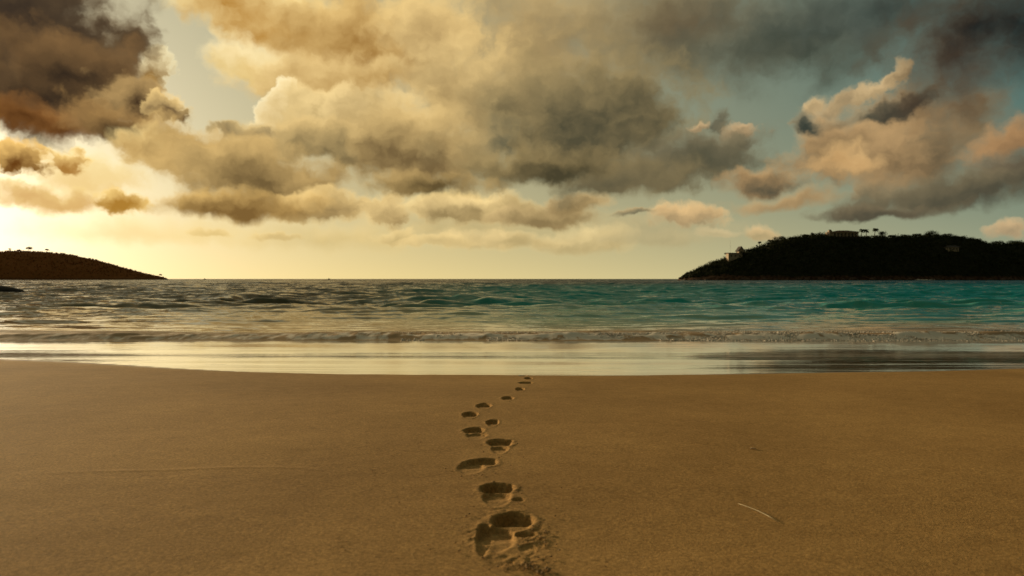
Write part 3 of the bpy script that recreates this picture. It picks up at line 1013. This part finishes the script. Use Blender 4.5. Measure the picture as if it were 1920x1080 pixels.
def broad_tree(base, h, w, label, mat=None, seed=1, flat=0.75, leaf=0.32, n=70, sparse=False):
    rs = np.random.RandomState(seed)
    t = empty('tree', base, label, 'tree', 'trees standing up on the headlands')
    p = Parts()
    lean = rs.normal() * 0.06 * h
    p.tube([(0, 0, -1.5), (lean * .3, 0, h * .3), (lean, 0, h * .62)], [h * .035, h * .028, h * .016])
    cs, rr = [], []
    for i in range(9):
        a, q = rs.rand() * 6.28, rs.rand() ** 0.6
        c = (lean + math.cos(a) * q * w * 0.36, math.sin(a) * q * w * 0.36, h * (0.62 + 0.26 * rs.rand() * (1.25 - q)))
        cs.append(c); rr.append(w * (0.16 + 0.12 * rs.rand()))
        p.tube([(lean * .6, 0, h * .45), Vector(c) * 0.5 + Vector((lean * .3, 0, h * .28)), c], [h * .014, h * .010, h * .005], 5)
    p.build('trunk', M_BARK, t, True)
    v, f = leaf_cloud(rs, cs, rr, n if not sparse else n // 2, leaf, flat)
    mesh_obj('crown', v, f, mat or M_LEAF, t)
    return t


def palm(base, h, label, seed, spread=2.0):
    rs = np.random.RandomState(seed)
    t = empty('palm_tree', base, label, 'palm tree', 'palms on the headland ridge')
    bend = rs.normal() * 0.10 * h
    p = Parts()
    p.tube([(0, 0, -1.5), (bend * .2, 0, h * .3), (bend * .6, 0, h * .65), (bend, 0, h)], [.36, .3, .26, .24])
    p.build('trunk', M_BARK, t, True)
    V, Fs = [], []
    for k in range(22):
        a = 2 * math.pi * k / 22 + rs.rand() * .3
        up = 1.5 * rs.rand() - 0.2
        L = spread * (0.85 + 0.3 * rs.rand())
        prev = None
        for i in range(7):
            s = i / 6
            r = L * s * (1 - 0.12 * s)
            z = h + L * (up * s - (0.85 + .45 * up) * s * s)
            wd = 0.5 * math.sin(math.pi * min(s * 0.85 + 0.15, 1)) + 0.03
            c = np.array([bend + r * math.cos(a), r * math.sin(a), z]); side = np.array([-math.sin(a), math.cos(a), 0]) * wd
            V += [c - side - (0, 0, wd * .7), c, c + side - (0, 0, wd * .7)]
            if i:
                b = len(V) - 6
                Fs += [(b, b + 1, b + 4, b + 3), (b + 1, b + 2, b + 5, b + 4)]
    mesh_obj('crown', V, Fs, M_LEAF, t)
    return t


def at_hill(hill, px, py=None):
    """On the ridge at this column, or on the slope at this pixel."""
    if py is None:
        x = (px - 960) / F * hill.yr
        return Vector((x, hill.yr, float(hill.z(np.array(x), np.array(hill.yr))) - 0.3))
    return hill.hit(px, py)


S = HR.yr / F          # metres per photograph pixel on the right ridge


def ridge_top(hill, px, py_top):
    """Height needed for a plant on the ridge to reach up to py_top."""
    b = at_hill(hill, px)
    return b, max((523.0 - py_top) / F * hill.yr + H - b.z, 1.2)


for px, top, lab, sd, sp in ((1613.5, 429.5, "leftmost of the three palms beside the hilltop villa", 1, 3.1), (1624, 430, "middle one of the three palms beside the hilltop villa", 2, 3.0),
                             (1638.5, 428.5, "rightmost and tallest of the three palms beside the hilltop villa", 3, 3.2), (1424, 452.5, "lone small palm on the slope between the gabled house and the ridge", 4, 1.8)):
    b, h = ridge_top(HR, px, top + 1.2)
    palm(b, h, lab, sd, sp)
for i, (px, top, wpx, lab, flat) in enumerate((
        (1362, 471, 9, "small flat-topped tree at the left end of the low cream house", .35),
        (1419, 458, 4, "tiny tree just left of the lone small palm", .9),
        (1443, 449, 12, "small rounded tree on the ridge right of the lone palm", .8),
        (1461, 444.5, 24, "broad dark tree at the shoulder of the headland", .7),
        (1510, 440, 11, "low bush-like tree on the bare ridge left of the villa", .7),
        (1522, 436, 6, "small round tree sticking up from the ridge left of the villa", .9),
        (1576, 431.5, 6, "small round tree rising behind the villa roof", .9),
        (1652, 434, 22, "dense dark tree just right of the three palms", .8),
        (1672, 441, 16, "low spreading tree right of the dense one by the palms", .6),
        (1694, 440.5, 18, "rounded tree on the ridge midway between palms and highest crown", .7),
        (1718, 439, 18, "wide low tree left of the highest crown on the ridge", .65),
        (1748, 434.5, 26, "tree with the highest crown on the right part of the ridge", .8),
        (1775, 439, 22, "dark tree right of the highest crown on the ridge", .7),
        (1800, 443, 22, "spreading tree above the small half-hidden house", .6),
        (1830, 448, 26, "wide tree where the ridge starts to drop at right", .6),
        (1870, 453, 24, "low tree on the dropped ridge near the right edge", .6),
        (1902, 452, 26, "tree on the ridge at the right edge of the picture", .6))):
    b, h = ridge_top(HR, px, top)
    broad_tree(b, h, wpx * S, lab, None, 40 + i, flat, 0.30, 80)
SL = HL.yr / F
for i, (px, top, wpx, lab, flat) in enumerate((
        (54, 462.5, 14, "rounded dark tree crowning the far left headland", .75),
        (20, 464.5, 6, "thin tree at the left of the rounded one on the far headland", .5),
        (36, 468, 7, "low tree next to the rounded one on the far headland", .6),
        (89, 466, 10, "small wispy tree right of the rounded one on the far headland", .5),
        (301, 513.5, 5, "tiny tree near the tip of the far left headland", .7))):
    b, h = ridge_top(HL, px, top)
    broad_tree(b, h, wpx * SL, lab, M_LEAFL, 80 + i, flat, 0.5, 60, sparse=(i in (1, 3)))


# ------------------------------------------------------------------ houses on the headland
def windows(parent, xs, y, z, w, h):
    for x in xs:
        f = Parts()
        f.box(x, y, z + h / 2 + .06, w + .24, .1, .12); f.box(x, y, z - h / 2 - .06, w + .24, .1, .12)
        f.box(x - w / 2 - .06, y, z, .12, .1, h); f.box(x + w / 2 + .06, y, z, .12, .1, h)
        fr = f.build('window', M_CREAM, parent)
        q = Parts(); q.box(x, y + .03, z, w, .05, h)
        q.build('pane', M_GLASS, fr)


def low_house():
    b = at_hill(HR, 1379, 485.5)
    o = empty('house', b, 'low cream house with a flat dark roof on the left end of the headland', 'house')
    w = 26 * b.y / F; h = 4.6
    p = Parts(); p.box(0, 4, h / 2 - 2, w, 8, h + 4); p.build('wall', M_CREAM, o)
    p = Parts(); p.box(.6, 3.7, h + .2, w + 3.0, 9.2, .4); p.build('roof', M_DARKROOF, o)
    windows(o, (-w * .3, 0, w * .3), -.06, h * .55, 1.5, 1.3)
    p = Parts(); p.box(w / 2 + 2.2, 3.2, h / 2 - 2, 4.0, 5.5, h + 3.2); p.build('annex', M_DARKROOF, o)


def gabled_house():
    b = at_hill(HR, 1392, 476.5)
    o = empty('house', b + Vector((0, 3, 0)), 'small white gabled house with a steep dark roof above the low cream house', 'house')
    s = b.y / F
    w, h, r = 9 * s, 3.4, 3.2
    p = Parts()
    p.add([(-w / 2, 0, -4), (w / 2, 0, -4), (w / 2, 0, h), (0, 0, h + r - .35), (-w / 2, 0, h), (-w / 2, 8, -4), (w / 2, 8, -4), (w / 2, 8, h), (0, 8, h + r - .35), (-w / 2, 8, h)],
          [(0, 1, 2, 3, 4), (9, 8, 7, 6, 5), (0, 4, 9, 5), (1, 6, 7, 2)])
    p.build('wall', M_CREAM, o)
    p = Parts()
    for sgn in (-1, 1):
        e = (sgn * (w / 2 + 1.0), h - .75)
        vs = [(0, -.8, h + r), (e[0], -.8, e[1]), (e[0], 8.8, e[1]), (0, 8.8, h + r), (0, -.8, h + r - .3), (e[0], -.8, e[1] - .3), (e[0], 8.8, e[1] - .3), (0, 8.8, h + r - .3)]
        p.add(vs, [(0, 1, 2, 3), (4, 7, 6, 5), (0, 4, 5, 1), (1, 5, 6, 2), (2, 6, 7, 3), (3, 7, 4, 0)])
    p.build('roof', M_DARKROOF, o)
    windows(o, (0,), -.06, h * .55, 1.3, 1.4)
    p = Parts(); p.box(w / 2 + 4.2, -3.0, -1.0, 8, 3, 6.4); p.build('terrace_wall', M_CREAM, o)
    p = Parts(); p.box(w / 2 + 4.2, 1.6, 4.0, 7.4, 6, .3); p.box(w / 2 + 7.6, -0.9, 2.0, .25, .25, 3.7); p.build('porch_roof', M_DARKROOF, o)


def villa():
    b = at_hill(HR, 1582, 448.5)
    b.y = min(b.y, HR.yr - 3)
    o = empty('villa', b + Vector((0, 0, 2.0)), 'long cream villa with an arcade and tiled roof on top of the headland', 'house')
    s = b.y / F
    x0, x1 = (1556.5 - 1582) * s, (1611 - 1582) * s
    L = x1 - x0
    p = Parts(); p.box((x0 + x1) / 2, 6.5, 0.8, L, 7, 6.6); p.build('wall', M_GLASS if False else M_CREAM, o)
    p = Parts(); p.box(x0 + 1.2, 3.9, 1.2, 2.4, 3.4, 8.2); p.build('tower', M_CREAM, o)
    p = Parts(); p.box(x0 + 1.3, 3.9, 5.65, 1.5, 1.5, .7); p.build('chimney', M_DARKROOF, o)
    p = Parts(); p.hip((x0 + x1) / 2 + .8, 5.2, 4.1, L - 1.6, 9.5, 1.3, .35, .3); p.build('roof', M_TILE, o)
    p = Parts(); p.box((x0 + x1) / 2 + 1.2, 1.1, 3.5, L - 2.4, .5, .8); p.build('lintel', M_CREAM, o)
    p = Parts(); p.box((x0 + x1) / 2, .9, -1.7, L + 1.5, 3.2, 3.8); p.build('terrace_wall', M_DARKROOF, o)
    n = 8
    for i in range(n):
        x = x0 + 2.8 + (L - 3.2) * i / (n - 1)
        p = Parts(); p.box(x, 1.1, 1.62, .5, .45, 2.9); p.box(x, 1.1, 2.98, .75, .48, .2); p.box(x, 1.1, .3, .75, .48, .2)
        p.build('column', M_CREAM, o)
    for i in range(n - 1):
        x = x0 + 2.8 + (L - 3.2) * (i + .5) / (n - 1)
        p = Parts(); p.box(x, 2.95, 1.6, 1.6, .12, 2.5); p.build('door', M_GLASS, o)


def small_house():
    b = at_hill(HR, 1788, 470)
    o = empty('house', b, 'small dim house half hidden in the scrub on the right of the headland', 'house')
    s = b.y / F
    w = 20 * s
    p = Parts(); p.box(0, 3, .6, w, 6, 4.6); p.build('wall', M_CREAM, o)
    p = Parts(); p.hip(.4, 3, 2.9, w + .8, 6.6, 1.2, .6, .5); p.build('roof', M_DARKROOF, o)
    windows(o, (-w * .32, 0, w * .3), -.06, 1.5, 1.6, 1.3)


low_house(); gabled_house(); villa(); small_house()
b = at_hill(HR, 1373, 478)
p = Parts()
p.tube([(0, 0, -2), (0, 0, 5), (0, 0, 14.0)], [.11, .09, .05], 6)
p.box(0, 0, 9.5, 1.0, .06, .06); p.box(0, 0, 12, .6, .06, .06)
mo = p.build('radio_mast', M_METAL)
mo.location = b + Vector((0, 6, 0))
tag(mo, 'thin metal mast standing up behind the low cream house', 'mast')


# ------------------------------------------------------------------ rocks
def rock(name, loc, sx, sy, sz, seed, mat, label, cat='rock', group=None, n=18, rough=0.5):
    u, v = np.meshgrid(np.linspace(0, 2 * math.pi, 2 * n + 1)[:-1], np.linspace(0.02, math.pi - 0.02, n))
    x, y, z = np.cos(u) * np.sin(v), np.sin(u) * np.sin(v), np.cos(v)
    d = 1 + rough * (fbm(x * 1.6 + z * 1.1 + seed, y * 1.6 - z * .8, 4, 800 + seed % 7) - 0.5) + rough * .5 * (vnoise(x * 4 + z * 2 + seed, y * 4 + z * 3, 820) - .5)
    # facets
    d = np.minimum(d, 1.02)
    V = np.stack([x * d * sx, y * d * sy, z * d * sz], -1)
    nr, nc = u.shape
    i = np.arange(nr * nc).reshape(nr, nc)
    j = np.roll(i, -1, axis=1)
    Fc = np.stack([i[:-1], i[1:], j[1:], j[:-1]], -1).reshape(-1, 4)
    o = mesh_obj(name, V.reshape(-1, 3), Fc, mat, None, False)
    o.location = loc
    o.rotation_euler = (0, 0, seed * 1.3)
    return tag(o, label, cat, group)


M_ROCK = plain('wet_rock', (0.006, 0.005, 0.004), (0.016, 0.012, 0.009), 2.0, 0.9, 0.1)
M_SHORE = plain('shore_rock', (0.035, 0.018, 0.010), (0.13, 0.068, 0.036), 0.6, 0.9, 0.3)
r = rock('rock', ((-62 - 960) / F * 56, 56.5, -0.12), 3.8, 1.5, 0.85, 3, M_ROCK, 'low dark rock in the water at the left edge of the bay', n=26)
r.rotation_euler = (0, 0, 0.1)
rs = np.random.RandomState(9)
for i in range(34):
    px = 1276 + (1925 - 1276) * (i + rs.rand() * 0.8) / 34
    x = (px - 960) / F * 605
    col = np.linspace(560, 660, 800)
    zz = HR.z(np.full(800, x), col)
    y = col[int(np.argmax(zz > 0.2))] if (zz > 0.2).any() else 650
    if not (zz > 0.2).any():
        continue
    s = 0.9 + 1.7 * rs.rand() ** 2
    rock('boulder', (x, y - 0.3, 0.3), s * 1.5, s, s * 0.8, 20 + i, M_SHORE, 'reddish brown boulder at the foot of the dark headland', 'boulder', 'boulders along the foot of the headland', n=8, rough=.7)


# ------------------------------------------------------------------ white water by the rocks
def wash(cx, cy, wx, wy, n, seed, r):
    rs = np.random.RandomState(seed)
    p = Parts()
    for i in range(n):
        a, b = rs.normal(size=2) * .45
        p.add(*lump_mesh(rs, cx + a * wx, cy + b * wy, 0.12 * r + 0.25 * r * rs.rand(), r * (0.4 + rs.rand())))
    return p


w = wash((1731 - 960) / F * 590, 590, 7.0, 1.2, 90, 3, .55)
tag(w.build('wave_foam', M_FOAM, None, True), kind='stuff')
w = wash((1279 - 960) / F * 640, 636, 2.2, 1.2, 26, 4, .4)
tag(w.build('wave_foam', M_FOAM, None, True), kind='stuff')


# ------------------------------------------------------------------ boats on the horizon
def boat(px, L, label, mast):
    D = 1400.0
    o = empty('boat', ((px - 960) / F * D, D, 0.0), label, 'boat', 'boats far out on the horizon')
    hw = L * .16
    sec = [(-L / 2, hw * .8, .9), (-L * .25, hw, .85), (L * .15, hw, .95), (L * .38, hw * .6, 1.2), (L / 2, .05, 1.5)]
    V = []
    for x, w_, z in sec:
        V += [(x, -w_, z), (x, -w_ * .6, -.3), (x, w_ * .6, -.3), (x, w_, z)]
    Fc = []
    for i in range(len(sec) - 1):
        a = i * 4
        Fc += [(a, a + 4, a + 5, a + 1), (a + 1, a + 5, a + 6, a + 2), (a + 2, a + 6, a + 7, a + 3), (a + 3, a + 7, a + 4, a)]
    Fc += [(0, 1, 2, 3), (19, 18, 17, 16)]
    mesh_obj('hull', V, Fc, M_DARKROOF, o)
    p = Parts(); p.box(-L * .05, 0, 1.5, L * .34, hw * 1.3, 1.3, .85); p.build('cabin', M_DARKROOF, o)
    p = Parts(); p.tube([(-L * .1, 0, 1), (-L * .1, 0, mast)], [.12, .06], 6); p.build('mast', M_DARKROOF, o)


boat(384, 4.2, 'tiny dark boat on the horizon near the far left headland', 2.6)
boat(617, 5.0, 'tiny dark boat on the open horizon left of centre', 3.6)
